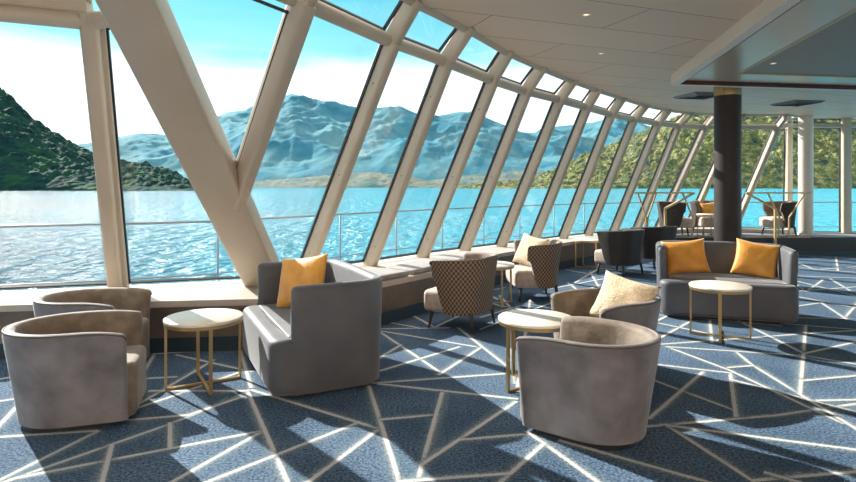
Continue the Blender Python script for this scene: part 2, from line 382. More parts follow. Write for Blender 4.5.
# ledge under the windows, with its front face and baseboard
LF = [(-6.0, 4.75), (-3.93, 5.30), (-2.64, 5.48), (-1.65, 5.60), (-1.0, 6.0), (-.48, 6.6), (.05, 7.3), (.52, 8.15), (.98, 9.1), (1.60, 9.85), (2.2, 10.6), (2.95, 11.45), (3.75, 12.3), (4.45, 13.05)]
LO = [(-6.4, 5.45), (-3.3, 6.35), (-2.2, 6.72), (-1.70, 7.4), (-1.0, 8.15), (-.28, 9.05), (.42, 9.85), (1.12, 10.55), (1.85, 11.35), (2.6, 12.15), (3.3, 12.85), (4.1, 13.55), (4.9, 14.15), (5.6, 14.65), (6.55, 15.0), (8.0, 15.05), (8.95, 14.5)]
mb = MB(); mb.prism(LF+[(4.45, 13.25)]+LO[11::-1], .44, .5); struct(mb.build('trim_ledge', LEDGE))
def inward(p, q, d):                                    # shift a polyline point to the left
    t = (V(q)-V(p)).normalized(); return V((-t.y, t.x))*d
LF2 = []
for i, p in enumerate(LF):
    a, b = LF[max(i-1, 0)], LF[min(i+1, len(LF)-1)]; s_ = inward(a, b, .05); LF2.append((p[0]+s_.x, p[1]+s_.y))
LF3 = [(p[0]+(p2[0]-p[0])*2, p[1]+(p2[1]-p[1])*2) for p, p2 in zip(LF, LF2)]
mb = MB(); mb.prism(LF2+[(4.4, 13.25)]+LO[11::-1], 0, .44); struct(mb.build('wall_window', LFACE))
mb = MB()
for i in range(len(LF)-1):
    a, b = V((*LF2[i], 0)), V((*LF2[i+1], 0)); mb.beam(a+V((0,0,.07)), b+V((0,0,.07)), (b-a).cross(V((0,0,1))), (0,0,1), .03, .14)
struct(mb.build('baseboard_window', BASEB))
mb = MB()                                              # raised low wall behind the platform, under the far curve
mb.prism([(4.45, 13.25), (5.1, 13.75), (5.8, 14.2), (6.6, 14.5), (7.8, 14.55), (8.75, 14.2), (13.3, 14.2), (13.3, 14.5)]+LO[:10:-1], -.4, .42); struct(mb.build('wall_far', LFACE))
mb = MB(); mb.prism([(4.45, 13.25), (5.1, 13.75), (5.8, 14.2), (6.6, 14.5), (7.8, 14.55), (8.75, 14.2), (8.95, 14.2)]+LO[:10:-1], .42, .5); struct(mb.build('trim_far_ledge', LEDGE))

# floor with its woven lines, as one carpet
PFY = 13.2
fl = [(-6.2, -5), (14, -5), (14, PFY+.05), (4.5, PFY+.05)]+[(p[0], p[1]) for p in LF3[::-1]][1:]
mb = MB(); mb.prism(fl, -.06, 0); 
SEG = [(-40,500,98,431),(0,437,95,431),(-10,487,170,424),(170,424,248,393),(16,478,261,431),(100,490,112,445),(170,447,170,423),(134,407,214,360),
 (134,409,176,395),(176,395,240,372),(129,420,189,415),(189,415,248,395),(165,486,261,432),(139,379,176,377),(-5,430,19,404),(-5,402,22,398),(-5,380,12,377),(154,355,139,379),
 (154,354,214,350),(176,355,252,372),(247,390,291,490),(251,390,382,430),(200,485,355,424),(305,485,382,427),(369,386,402,490),(380,420,435,415),(150,391,246,391),(240,350,251,388),
 (300,384,379,383),(379,383,517,373),(379,384,517,399),(442,393,415,490),(380,332,441,373),(380,331,482,348),(380,371,459,347),(439,375,482,347),(376,360,401,345),
 (458,328,515,373),(380,329,449,328),(380,321,418,328),(408,313,434,327),(436,327,476,308),(510,330,515,384),(422,465,516,402),(462,440,532,434),(527,432,600,484),
 (544,444,498,485),(400,482,510,474),(560,441,720,486),(652,380,735,411),(649,419,703,372),(648,427,774,416),(774,416,870,402),(667,426,760,486),(670,426,870,452),
 (730,373,736,417),(732,380,870,416),(755,481,870,471),(667,347,728,370),(728,370,843,424),(736,352,753,366),(753,366,870,438),(655,345,804,334),(804,334,870,330),(667,347,804,356),(804,356,870,367),
 (640,363,728,373),(728,368,753,366),(806,325,800,394),(655,341,690,322),(710,320,712,343),(738,321,804,354),(804,354,870,339),(804,381,870,375),(817,401,870,400),
 (655,315,781,326),(657,323,718,336),(781,324,870,331),(790,318,844,319),(844,319,870,290),(793,307,821,303),(821,303,847,320),(793,296,870,311),(795,284,806,292),(806,292,823,280),
 (830,279,850,291),(792,292,870,286),(790,276,870,279),(836,257,838,271),(795,262,815,270),(815,270,870,266),(790,255,870,260),(800,268,870,274),(795,281,870,300),(517,392,530,300),
 (470,300,560,318),(500,296,530,330),(480,330,560,300),(560,300,600,285),(540,312,640,322),(568,283,590,300),(590,272,600,290),(545,290,620,276),(566,270,640,284),(610,276,655,300),(600,268,575,283),
 (575,266,660,275),(498,300,480,290),(440,300,505,288),(640,330,700,300),(480,318,520,306)]
LV, LFc, LUV = [], [], []
def line_strip(a, b, k):
    a, b = V((a.x, a.y, 0)), V((b.x, b.y, 0)); t = (b-a).normalized(); n = V((-t.y, t.x, 0)) * (1 if k % 2 else -1)
    z = .0006+.00006*k; a = a-t*.01; b = b+t*.01; base = len(LV)
    for p in (a, b):
        for s_ in (-1, 1):
            LV.append(p+n*.105*s_+V((0, 0, z))); LUV.append(((s_+1)/2, 0))
    LFc.append((base, base+1, base+3, base+2))
k = 0
def inside(p):
    return p.y < PFY-.1
for x0, y0, x1, y1 in SEG:
    line_strip(at(x0, y0, 0), at(x1, y1, 0), k); k += 1
rr = random.Random(3)
for _ in range(70):                                    # the rest of the room's carpet, outside the picture
    p = V((rr.uniform(-2, 13), rr.uniform(-3, 12), 0))
    if p.y > 1 and abs(p.x)/max(p.y, .1) < .82 and p.y > 2.6: continue
    a = rr.uniform(0, math.pi); l = rr.uniform(.8, 2.4)
    q = p+V((math.cos(a)*l, math.sin(a)*l, 0))
    if q.y > 12.5 or (q.x < 0 and q.y > 5): continue
    line_strip(p, q, k); k += 1
me = bpy.data.meshes.new('floor'); nv = len(mb.v)
me.from_pydata([tuple(v) for v in mb.v+LV], [], [tuple(f) for f in mb.f]+[tuple(i+nv for i in f) for f in LFc])
me.polygons.foreach_set('material_index', [0]*len(mb.f)+[1]*len(LFc))
uvl = me.uv_layers.new(name='UVMap')
for p in me.polygons:
    for li in p.loop_indices:
        vi = me.loops[li].vertex_index
        if vi >= nv: uvl.data[li].uv = LUV[vi-nv]
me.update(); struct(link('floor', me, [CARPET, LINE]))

# globes added unseen behind the viewer as a source of warm fill light
for k2, X in enumerate((-3.2, -.4, 2.6, 5.8, 9.0)):
    t = empty('fill_globe', (X, -4.3, ZC), 0, 'added globe giving warm fill light near the rear wall of the lounge', 'lamp', 'added fill light globes by the rear wall')
    MB().tube([(0, 0, 0), (0, 0, -.6)], .008, 6).build('cord', VENT, t); MB().lathe([(.19*math.sin(math.pi*q/12), -.79-.19*math.cos(math.pi*q/12)) for q in range(13)], n=24).build('globe', FILL_GLOBE, t, True)
# platform at the far end, with its step
mb = MB(); mb.prism([(4.55, PFY), (13.3, PFY), (13.3, 14.2), (8.75, 14.2), (7.8, 14.55), (6.6, 14.5), (5.8, 14.2), (5.1, 13.75)], 0, .40, 0)
pf = mb.build('floor_platform', [PFACE]); struct(pf)
mb = MB(); mb.prism([(4.65, PFY+.03), (13.3, PFY+.03), (13.3, 14.18), (8.75, 14.18), (7.8, 14.5), (6.6, 14.45), (5.8, 14.15), (5.15, 13.72)], .40, .41); struct(mb.build('floor_platform_carpet', PLAT))
mb = MB(); mb.box((6.9, PFY-.18, .1), (1.5, .34, .2)); mb.box((6.9, PFY-.02, .3), (1.5, .03, .2)); struct(mb.build('floor_step', PFACE))
mb = MB(); mb.box((8.9, PFY-.008, .05), (8.6, .016, .10)); struct(mb.build('baseboard_platform', BASEB))

# ceiling
ce = [(-6.5, -5), (14, -5), (14, 14.4), (8.95, 14.4), (8.9, 13.95)]+[(r[2].x, r[2].y) for r in R3[::-1]]+[(-1.75, 3.3), (-6.5, 3.0)]
mb = MB(); mb.prism(ce, ZC, ZC+.12); struct(mb.build('ceiling', CEIL))
mb = MB(); mb.box((3.75, -5.05, 1.6), (20.5, .1, 3.3)); struct(mb.build('wall_rear_bounce', WALLR))  # wall added out of view to bounce warm light into the room
# raft on the ceiling: white rim, dark red groove, glossy border, gold line, dark panel
def quad_raft(d):                                       # corner pushed inwards by d
    fd, ld_ = V((.985, .16, 0)), V((.18, .983, 0))
    c = V((3.66, 8.75, 0)); c = c+fd*d-ld_*d
    return [(c.x-ld_.x*9+0, c.y-ld_.y*9), (c.x+fd.x*7, c.y-ld_.y*9), (c.x+fd.x*7, c.y+fd.y*7), (c.x, c.y)]
mb = MB()
for d0, d1, z, mi in ((0, .12, 3.10, 0), (.12, .21, 3.16, 1), (.21, .80, 3.15, 2), (.80, .85, 3.145, 3)):
    A, B = quad_raft(d0), quad_raft(d1)
    for k2 in range(4):
        j = (k2+1) % 4
        vs = [V((*A[k2], z)), V((*A[j], z)), V((*B[j], z)), V((*B[k2], z))]; mb.add(vs+[v+V((0,0,ZC-z)) for v in vs], [(0,1,2,3), (7,6,5,4), (0,4,5,1)], mi); mb.add([vs[2], vs[3], vs[3]+V((0,0,ZC-z)), vs[2]+V((0,0,ZC-z))], [(0,1,2,3)], 1 if mi == 0 else mi)
mb.prism(quad_raft(.85), 3.16, ZC, 4)
struct(mb.build('ceiling_raft', [RAFTW, RAFTR, RAFTG, WOODR, RAFTC]))

# outer deck and rail
RO = [(-8.5, 5.9), (-4.0, 7.45), (-2.9, 8.0), (-1.5, 9.9), (.3, 12.1), (2.2, 13.9), (4.2, 15.6), (6.2, 16.6), (9.0, 16.9), (14, 16.9)]
mb = MB(); mb.prism([(-8.5, 5.2)]+[(x, y+.15) for x, y in RO]+[(14, 14.55)]+[(p[0], p[1]) for p in LO[::-1]], -.62, -.5); struct(mb.build('floor_outer_deck', HULL))
gr = empty('guard_rail', (0, 0, -.5), 0, 'thin pale metal railing on the outer deck beyond the slanted windows', 'railing')
def local(pts): return [V(p)-V((0, 0, -.5)) for p in pts]
for nm, z, r in (('top_rail', 1.10, .016), ('lower_rail', .38, .010)):
    MB().tube(local([(x, y, z) for x, y in RO]), r, 8).build(nm, RAILW, gr, True)
acc = 0
for i in range(len(RO)-1):
    a, b = V(RO[i]), V(RO[i+1]); n = max(1, round((b-a).length/1.7))
    for k2 in range(n):
        p = a+(b-a)*k2/n; MB().tube(local([(p.x, p.y, -.5), (p.x, p.y, 1.09)]), .014, 8).build('post', RAILW, gr, True)

# columns
def cyl_col(name, x, y, r, z0, m, label, ring=None):
    t = empty(name, (x, y, z0), 0, label, 'column')
    MB().lathe([(r, 0), (r, ZC-z0-(.16 if ring else 0))], n=48).build('shaft', m, t, True, 40)
    MB().lathe([(r+.02, 0), (r+.02, .05), (r+.004, .06)], n=48).build('base_ring', m, t, True, 40)
    if ring: MB().lathe([(r+.004, ZC-z0-.175), (r+.004, ZC-z0-.002)], n=48).build('collar', GOLD, t, True, 40)
cyl_col('round_column', 4.97, 9.62, .205, 0, COLUMN, 'thick round dark bronze column with gold collar behind the slate sofa', True)
cyl_col('round_column', 9.02, 13.85, .155, .41, WHITEC, 'round off-white column standing on the far platform before the upright windows')

# ================================================================== furniture builders
def upath(W_, xf, xb, Rx, Ry, n=14):
    """open U seen from above: from the +y front end round the back to the -y front end"""
    h = W_/2; P = []
    for i in range(6): P.append((xf+(xb+Rx-xf)*i/6, h))
    for i in range(n+1): a = math.pi/2*i/n; P.append((xb+Rx-Rx*math.sin(a), h-Ry+Ry*math.cos(a)))
    if h-Ry > .05:
        for i in range(1, 6): P.append((xb, (h-Ry)*(1-i/6)))
        P.append((xb, 0))
    Q = [(x, -y) for x, y in P[::-1]]
    if abs(P[-1][1]) < 1e-6: Q = Q[1:]
    return P+Q
def shell(path, th, zb, zt, taper=.0, flare=0.0, rnd=None):
    """upholstered wall along a path; zb/zt: functions of s (0..1 along path). returns verts, faces, material ids, uvs"""
    P = [V(p) for p in path]; n = len(P); ss = [0]
    for i in range(1, n): ss.append(ss[-1]+(P[i]-P[i-1]).length)
    Lg = ss[-1]; r = th/2
    st = []                                             # stations: (point, outward normal, s, thickness factor)
    def nrm(i):
        t = (P[min(i+1, n-1)]-P[max(i-1, 0)]).normalized(); return V((t.y, -t.x))*-1
    nr = [nrm(i) for i in range(n)]
    c = V((sum(p.x for p in P)/n, 0))
    if nr[0].dot(P[0]-c) < 0: nr = [-v for v in nr]
    er = rnd or r*.9
    t0 = (P[0]-P[1]).normalized(); t1 = (P[-1]-P[-2]).normalized()
    for a in (0, 30, 60): a = math.radians(a); st.append((P[0]+t0*er*math.cos(a)*1, nr[0], 0, .12+.88*math.sin(a), -er*math.cos(a)))
    for i in range(n): st.append((P[i], nr[i], ss[i]/Lg, 1, ss[i]))
    for a in (60, 30, 0): a = math.radians(a); st.append((P[-1]+t1*er*math.cos(a), nr[-1], 1, .12+.88*math.sin(a), Lg+er*math.cos(a)))
    vs, fs, mi, uv = [], [], [], []
    NI = 5
    for p, nn, s_, kf, al in st:
        z0, z1 = zb(s_), zt(s_); ct = p-nn*r
        drop = (1-kf)*.045; z1 -= drop
        sec = []
        hw = r*kf
        for j in range(NI): q = j/(NI-1); z = z0+(z1-r-z0)*q; sec.append((-hw, z))
        for j in range(1, 6): a = math.pi-math.pi*j/6; sec.append((hw*math.cos(a), z1-r+r*math.sin(a)))
        for j in range(NI): q = 1-j/(NI-1); z = z0+(z1-r-z0)*q; sec.append((hw, z))
        for off, z in sec:
            g = (z-z0)/max(z1-z0, .01) if z1 > z0 else 0
            o_ = off-taper*(1-max(0, min(1, z/max(z1, .01))))+flare*g*g
            q = ct+nn*o_; vs.append(V((q.x, q.y, z))); uv.append((al, z))
    m = NI*2+5
    for i in range(len(st)-1):
        for j in range(m):
            k2 = (j+1) % m; fs.append((i*m+j, i*m+k2, (i+1)*m+k2, (i+1)*m+j)); mi.append(1 if j < NI+2 or j == m-1 else 0)
    fs.append(tuple(range(m))); mi.append(0); fs.append(tuple(range((len(st)-1)*m, len(st)*m))[::-1]); mi.append(0)
    rim = [(st[i][0]-st[i][1]*(r-(r*.72)*st[i][3])+st[i][1]*flare) for i in range(len(st))]
    rimz = [zt(x[2])-(1-x[3])*.045-r*.28 for x in st]
    return vs, fs, mi, uv, [V((p.x, p.y, z)) for p, z in zip(rim, rimz)]
def shell_obj(name, data, mats, parent):
    vs, fs, mi, uv, _ = data
    me = bpy.data.meshes.new(name); me.from_pydata([tuple(v) for v in vs], [], fs); me.polygons.foreach_set('material_index', mi)
    ul = me.uv_layers.new(name='UVMap')
    for l in me.loops: ul.data[l.index].uv = uv[l.vertex_index]
    bm = bmesh.new(); bm.from_mesh(me); bmesh.ops.recalc_face_normals(bm, faces=bm.faces); bm.to_mesh(me); bm.free()
    o = link(name, me, mats, parent, True); o.data.set_sharp_from_angle(angle=math.radians(60)); return o
def rrect(x0, x1, y0, y1, r, rb=None, n=6):
    """rounded rectangle, counter-clockwise; r radius at the x1 (front) corners, rb at the x0 corners"""
    rb = r if rb is None else rb; out = []
    for cx_, cy_, rad, a0 in ((x1-r, y1-r, r, 0), (x0+rb, y1-rb, rb, 90), (x0+rb, y0+rb, rb, 180), (x1-r, y0+r, r, 270)):
        for i in range(n+1): a = math.radians(a0+90*i/n); out.append((cx_+rad*math.cos(a), cy_+rad*math.sin(a)))
    # extra points on the long sides
    res = []
    for i in range(len(out)):
        a, b = V(out[i]), V(out[(i+1) % len(out)]); res.append(tuple(a)); d = (b-a).length
        if d > .12:
            k2 = int(d/.08)
            for j in range(1, k2): res.append(tuple(a+(b-a)*j/k2))
    return res

def make_tub():
    t = empty('tub_chair', (0, 0, 0), 0, '', 'armchair', 'low rounded tub chairs')
    W_, xf, xb = .77, .35, -.41
    p = upath(W_, xf, xb, .42, W_/2-.001)
    h = lambda s: .655-.022*max(0, 1-min(s, 1-s)/.12)**2
    d = shell(p, .075, lambda s: .035, h, taper=.10)
    shell_obj('shell', d, [VELG, VELT], t)
    MB().tube(d[4], .007, 6).build('piping', PIPE, t, True)
    MB().pad(rrect(-.28, .43, -.265, .265, .07, .20), .035, .405, .045, crown=.015).build('seat', VELT, t, True)
    MB().prism(rrect(-.27, .30, -.25, .25, .05, .18), 0, .037).build('plinth', BLACK, t)
    return t
def make_sofa():
    t = empty('curved_sofa', (0, 0, 0), 0, '', 'sofa', 'slate velvet two-seat sofas')
    W_, xf, xb = 1.52, .27, -.48
    p = upath(W_, xf, xb, .24, .26)
    d = shell(p, .10, lambda s: .03, lambda s: .865-.02*abs(2*s-1), taper=.03)
    shell_obj('shell', d, [VELSOFA, VELSOFA], t)
    mb = MB().pad(rrect(.26, .47, -.74, .74, .13, .02), .03, .45, .06)
    mb.build('seat_front', VELSOFA, t, True)
    MB().pad(rrect(-.39, .33, -.655, .655, .02, .12), .05, .456, .03, crown=.01).build('seat', VELSOFA, t, True)
    MB().tube([(xb-.0+.0, 0, .09), (xb-.0, 0, .1)], .001, 4) 
    MB().prism(rrect(-.40, .36, -.66, .66, .1, .2), 0, .035).build('plinth', BLACK, t)
    return t
def make_wing(pat, dark=False, width=.80, name='wing_armchair', seatm=None):
    t = empty(name, (0, 0, 0), 0, '', 'armchair', 'wing armchairs on tapered legs')
    xf, xb = .16, -.33
    p = upath(width, xf, xb, .30, .30)
    def zb(s):
        u_ = abs(2*s-1); q = max(0, (u_-.80)/.20); return .19+.38*min(1, q*1.15)**1.6
    def zt(s): return .81-.03*abs(2*s-1)**2
    d = shell(p, .055, zb, zt, taper=.035, flare=.045)
    shell_obj('backrest', d, [pat, VELT if not dark else DKFAB], t)
    MB().tube(d[4], .005, 6).build('piping', PIPE, t, True)
    hw = width/2-.075
    MB().pad(rrect(-.27, .34, -hw, hw, .06, .16), .19, .43, .055, crown=.02).build('seat', seatm or VELB, t, True)
    for sx_, sy in ((1, 1), (1, -1), (-1, 1), (-1, -1)):
        a = V((.24*sx_-.0, (hw-.06)*sy, .215)); b = V((.27*sx_, (hw-.035)*sy, 0))
        MB().tube([a, a+(b-a)*.5, b], .026, 8, r2=.014).build('leg', LEGM, t, True)
    return t
def make_table():
    t = empty('side_table', (0, 0, 0), 0, '', 'table', 'small round cream-topped side tables on gold legs')
    R_ = .30
    MB().lathe([(R_-.006, .523), (R_, .527), (R_, .543), (R_-.006, .548)], n=64).build('tabletop', MARBLE, t, True, 40)
    MB().lathe([(R_-.004, .498), (R_-.004, .523)], n=64).build('rim', GOLD, t, True, 40)
    for k2 in range(4):
        a = math.pi/2*k2; u_ = V((math.cos(a), math.sin(a), 0)); q = u_*(R_-.018)
        MB().beam(q, q+V((0, 0, .499)), u_, u_.cross(V((0,0,1))), .018, .026).build('leg', GOLD, t)
    mb = MB(); mb.box((0, 0, .010), (2*(R_-.018), .024, .018)); mb.box((0, 0, .0105), (.024, 2*(R_-.018), .0185)); mb.build('cross_base', GOLD, t)
    return t
def pillow_mesh(name, sx_, sy, th, m, seed):
    """square scatter cushion with pinched corners, standing in the local YZ plane (front = +X)"""
    rnd_ = random.Random(seed); G = 22; vs = []; fs = []
    for side in (1, -1):
        for i in range(G+1):
            for j in range(G+1):
                u_, v_ = -1+2*i/G, -1+2*j/G
                pin = 1-.10*(1-u_*u_)*abs(v_)**3; pin2 = 1-.10*(1-v_*v_)*abs(u_)**3
                t = (max(0, 1-abs(u_)**2.6)*max(0, 1-abs(v_)**2.6))**.5
                w = noise.noise(V((u_*1.7+seed, v_*1.7, side*3)))*.012*t
                vs.append(V((side*(th/2*t)+w, sx_/2*u_*pin2, sy/2*v_*pin)))
    n1 = (G+1)**2
    for s_ in range(2):
        for i in range(G):
            for j in range(G):
                a = s_*n1+i*(G+1)+j; f = (a, a+1, a+G+2, a+G+1); fs.append(f if s_ else f[::-1])
    me = bpy.data.meshes.new(name); me.from_pydata([tuple(v) for v in vs], [], fs)
    bm = bmesh.new(); bm.from_mesh(me); bmesh.ops.remove_doubles(bm, verts=bm.verts, dist=.0008); bmesh.ops.recalc_face_normals(bm, faces=bm.faces); bm.to_mesh(me); bm.free()
    o = link(name, me, m, None, True)
    return o
def pillow(loc, rz, lean, roll, size, m, label, seed, name='cushion'):
    o = pillow_mesh(name, size[0], size[1], .15, m, seed)
    o.matrix_world = Matrix.Translation(V(loc)) @ Matrix.Rotation(rz, 4, 'Z') @ Matrix.Rotation(-lean, 4, 'Y') @ Matrix.Rotation(roll, 4, 'X')
    return tag(o, label, 'cushion', 'amber scatter cushions' if m == ORANGE else 'cream scatter cushions')

# ------------------------------------------------------------------ place the seats
tub = make_tub()
place(tub, (-2.45, 4.01, 0), face(.95, .31), 'grey velvet tub chair nearest the left edge, in front of its twin', True)
place(tub, (-2.93, 5.00, 0), face(1, .05), 'grey-brown tub chair half hidden behind another tub chair, close to the window ledge', False)
place(tub, (1.085, 3.78, 0), face(-.80, .60), 'large pale grey velvet tub chair in the centre foreground showing its rounded back', False)
place(tub, (1.58, 4.98, 0), face(-.93, -.36), 'olive-taupe tub chair holding a cream cushion behind the foreground tub chair', False)
sofa = make_sofa()
S1C, S1F = V((-1.05, 5.10, 0)), V((-.90, -.44, 0)).normalized()
S2C, S2F = V((3.65, 7.20, 0)), V((-.32, -.947, 0)).normalized()
place(sofa, S1C, face(S1F.x, S1F.y), 'grey velvet two-seat sofa facing left beside the window ledge with one amber cushion', True)
place(sofa, S2C, face(S2F.x, S2F.y), 'slate velvet two-seat sofa in front of the dark column with two amber cushions', False)
wing = make_wing(HONEY)
place(wing, (.39, 6.60, 0), face(-.86, .5), 'brown honeycomb-patterned wing armchair with its back turned, beside the bench pads', True)
place(wing, (1.50, 8.25, 0), face(-1, -.08), 'brown honeycomb wing armchair facing left with a cream cushion on its seat', False)
wingd = make_wing(HONEYD, True)
place(wingd, (3.46, 10.45, 0), face(-.6, .8), 'nearer of two dark brown wing armchairs with backs turned, left of the slate sofa', True)
place(wingd, (4.42, 11.35, 0), face(-.45, .89), 'farther of two dark brown wing armchairs with backs turned, left of the slate sofa', False)
wingp = make_wing(DKFAB, False, .66)
place(wingp, (5.80, 13.70, .41), face(1, -.12), 'dark-backed wing armchair facing right on the platform, left of the amber-cushioned seat', True)
place(wingp, (8.30, 13.72, .41), face(-1, -.10), 'dark-backed wing armchair facing left on the platform beside the white column', False)
lv = make_wing(DKFAB, False, 1.0, 'wing_loveseat'); lv['category'] = 'loveseat'; lv['group'] = 'platform seats'
place(lv, (6.92, 14.04, .41), face(0, -1), 'rose-taupe wing loveseat on the platform half hidden by the dark column', True)

tb = make_table()
place(tb, (-1.80, 4.66, 0), math.radians(31), 'round cream-topped gold side table between the left tub chairs and the grey sofa', True)
place(tb, (.86, 4.62, 0), math.radians(31), 'round cream-topped gold side table partly behind the centre foreground tub chair', False)
place(tb, (3.08, 6.12, 0), math.radians(64), 'round cream-topped gold side table in front of the slate sofa', False)
place(tb, (.86, 7.78, 0), math.radians(20), 'round cream-topped gold side table between the two brown honeycomb armchairs', False)
place(tb, (3.14, 11.30, 0), math.radians(10), 'small distant side table by the window ledge beside the dark armchairs', False)
place(tb, (6.47, 13.42, .41), math.radians(45), 'small side table on the platform in front of the loveseat', False)
bpy.data.objects['side_table.005'].scale = (.8, .8, .95)

# cushions
n_ = V((-S1F.y, S1F.x, 0))
p = S1C-S1F*.02-n_*.33; pillow((p.x, p.y, .70), face(-.50, -.87), math.radians(20), math.radians(9), (.56, .50), ORANGE, 'amber satin cushion leaning in the grey sofa beside the window', 1)
n2 = V((-S2F.y, S2F.x, 0))
p = S2C-S2F*.16-n2*.40; pillow((p.x, p.y, .675), face(S2F.x+.05, S2F.y), math.radians(20), math.radians(7), (.53, .45), ORANGE, 'amber satin cushion at the left end of the slate sofa', 2)
p = S2C-S2F*.16+n2*.40; pillow((p.x, p.y, .675), face(S2F.x-.2, S2F.y), math.radians(20), math.radians(-9), (.50, .46), ORANGE, 'amber satin cushion at the right end of the slate sofa', 3)
pillow((1.66, 4.93, .61), face(-.62, -.78), math.radians(28), math.radians(-12), (.50, .44), CREAM, 'large cream knitted cushion in the olive-taupe tub chair', 4)
pillow((1.46, 8.28, .66), face(-.75, -.66), math.radians(24), math.radians(-9), (.48, .46), CREAM, 'cream cushion on the honeycomb armchair facing left', 5)
pillow((6.78, 13.93, .41+.60), face(.1, -1), math.radians(18), math.radians(8), (.42, .36), ORANGE, 'small amber cushion on the platform loveseat', 6)

# bench pads on the ledge
def bench_pad(i0, q0, i1, q1, label):
    def pt(i, q, d):
        a, b = V(LF[i]), V(LF[i+1]); p = a+(b-a)*q; n3 = inward(a, b, 1); return p+n3*d
    A, B = pt(i0, q0, .03), pt(i1, q1, .03); C, D = pt(i1, q1, .50), pt(i0, q0, .50)
    poly = [A, B, C, D]; out = []
    for i in range(4):
        p, q, r_ = poly[i-1], poly[i], poly[(i+1) % 4]
        u1, u2 = (p-q).normalized(), (r_-q).normalized()
        for k2 in range(4): a = k2/3; out.append(tuple(q+u1*.05*(1-a)**2+u2*.05*a**2))
        n4 = 6
        for k2 in range(1, n4): out.append(tuple(q+u2*.05+(r_-u2*.05-(q+u2*.05))*k2/n4))
    mb = MB().pad(out, .501, .565, .028, crown=.012)
    return tag(mb.build('bench_cushion', CUSH, None, True), label, 'bench cushion', 'grey pads on the window ledge')
bench_pad(4, .3, 5, .55, 'flat grey bench cushion on the window ledge, nearest the grey sofa')
bench_pad(5, .62, 6, .75, 'flat grey bench cushion on the window ledge behind the nearer honeycomb armchair')
bench_pad(6, .82, 7, .85, 'flat grey bench cushion on the window ledge, farthest of the three')

# platform rails
def stair_rail(name, pts, drop, low, posts, label):
    t = empty(name, (0, 0, .41), 0, label, 'handrail', 'golden platform handrails'); o_ = V((0, 0, .41))
    MB().beam(V(pts[0])-o_, V(pts[1])-o_, (0,1,0), (0,0,1), .06, .035).build('top_rail', WOODR, t)
    a, b = V(pts[1])-o_, V(drop)-o_
    w = (b-a).cross(V((0,0,1))); MB().beam(a, b, w, (b-a).cross(w), .06, .04).build('sloping_rail', WOODR, t)
    MB().beam(b+V((0, 0, .01)), V((b.x, b.y, low-.41)), (1,0,0), (0,1,0), .045, .045).build('newel_post', WOODR, t)
    MB().beam(V((pts[0][0], PFY+.04, .0)), V((pts[1][0], PFY+.04, .0)), (0,1,0), (0,0,1), .03, .02).build('bottom_rail', WOODR, t)
    for x0, x1 in posts:
        MB().beam(V((x0, PFY+.04, 1.03)), V((x1, PFY+.04, .45)), (1,0,0), (0,1,0), .035, .02).build('baluster', WOODR, t)
        MB().beam(V((x1, PFY+.04, .46)), V((x1-.02, PFY+.04, .0)), (1,0,0), (0,1,0), .035, .02).build('baluster', WOODR, t)
RZ = 1.42
stair_rail('handrail', [(4.70, PFY+.04, RZ), (6.08, PFY+.04, RZ)], (5.35, PFY-.12, 1.07), 0, [(4.78, 4.98), (5.22, 5.02), (5.80, 6.04)], 'golden platform handrail left of the dark column with a sloping end')
stair_rail('handrail', [(8.73, PFY+.04, RZ), (7.26, PFY+.04, RZ)], (7.83, PFY-.12, 1.07), 0, [(7.75, 8.02), (8.62, 8.25)], 'golden platform handrail right of the dark column reaching the white column')

# ceiling fittings
def downlight(px, py, z, label):
    p = at(px, py, z); t = empty('downlight', (p.x, p.y, z-.008), 0, label, 'downlight', 'small recessed ceiling downlights')
    MB().tube([V((.035*math.cos(a*math.pi/12), .035*math.sin(a*math.pi/12), .004)) for a in range(24)], .008, 6, closed=True).build('bezel', RAFTW, t, True)
    MB().lathe([(.024, .001), (.024, .008)], n=20).build('lens', LAMP, t)
downlight(586, 14, ZC, 'small lit downlight in the grey ceiling nearer the top of the photo')
downlight(601, 53, ZC, 'small lit downlight in the grey ceiling above the curved windows')
downlight(773, 63, 3.16, 'small lit downlight in the dark ceiling panel by the column')
def vent(px, py, rz, s_, label):
    p = at(px, py, ZC); t = empty('air_vent', (p.x, p.y, ZC), rz, label, 'air vent', 'square ceiling air vents')
    mb = MB()
    for a, b in ((s_, s_-.05), (s_*.72, s_*.72-.04), (s_*.42, s_*.42-.04)):
        for k2 in range(4):
            r_ = Matrix.Rotation(math.pi/2*k2, 3, 'Z'); P = [V((a, -a, 0)), V((a, a, 0)), V((b, b, -.035)), V((b, -b, -.035))]
            mb.add([r_ @ v for v in P+[v+V((0, 0, .012)) for v in P]], [(0,1,2,3), (7,6,5,4), (0,4,5,1), (2,6,7,3), (1,5,6,2), (3,7,4,0)])
    mb.build('louvre', VENT, t)
    MB().box((0, 0, -.006), (s_*1.5, s_*1.5, .01)).build('back_plate', BLACK, t)
vent(700, 95, math.radians(10), .34, 'dark square ceiling air vent left of the column top')
vent(797, 102.5, math.radians(10), .34, 'dark square ceiling air vent right of the column near the far windows')

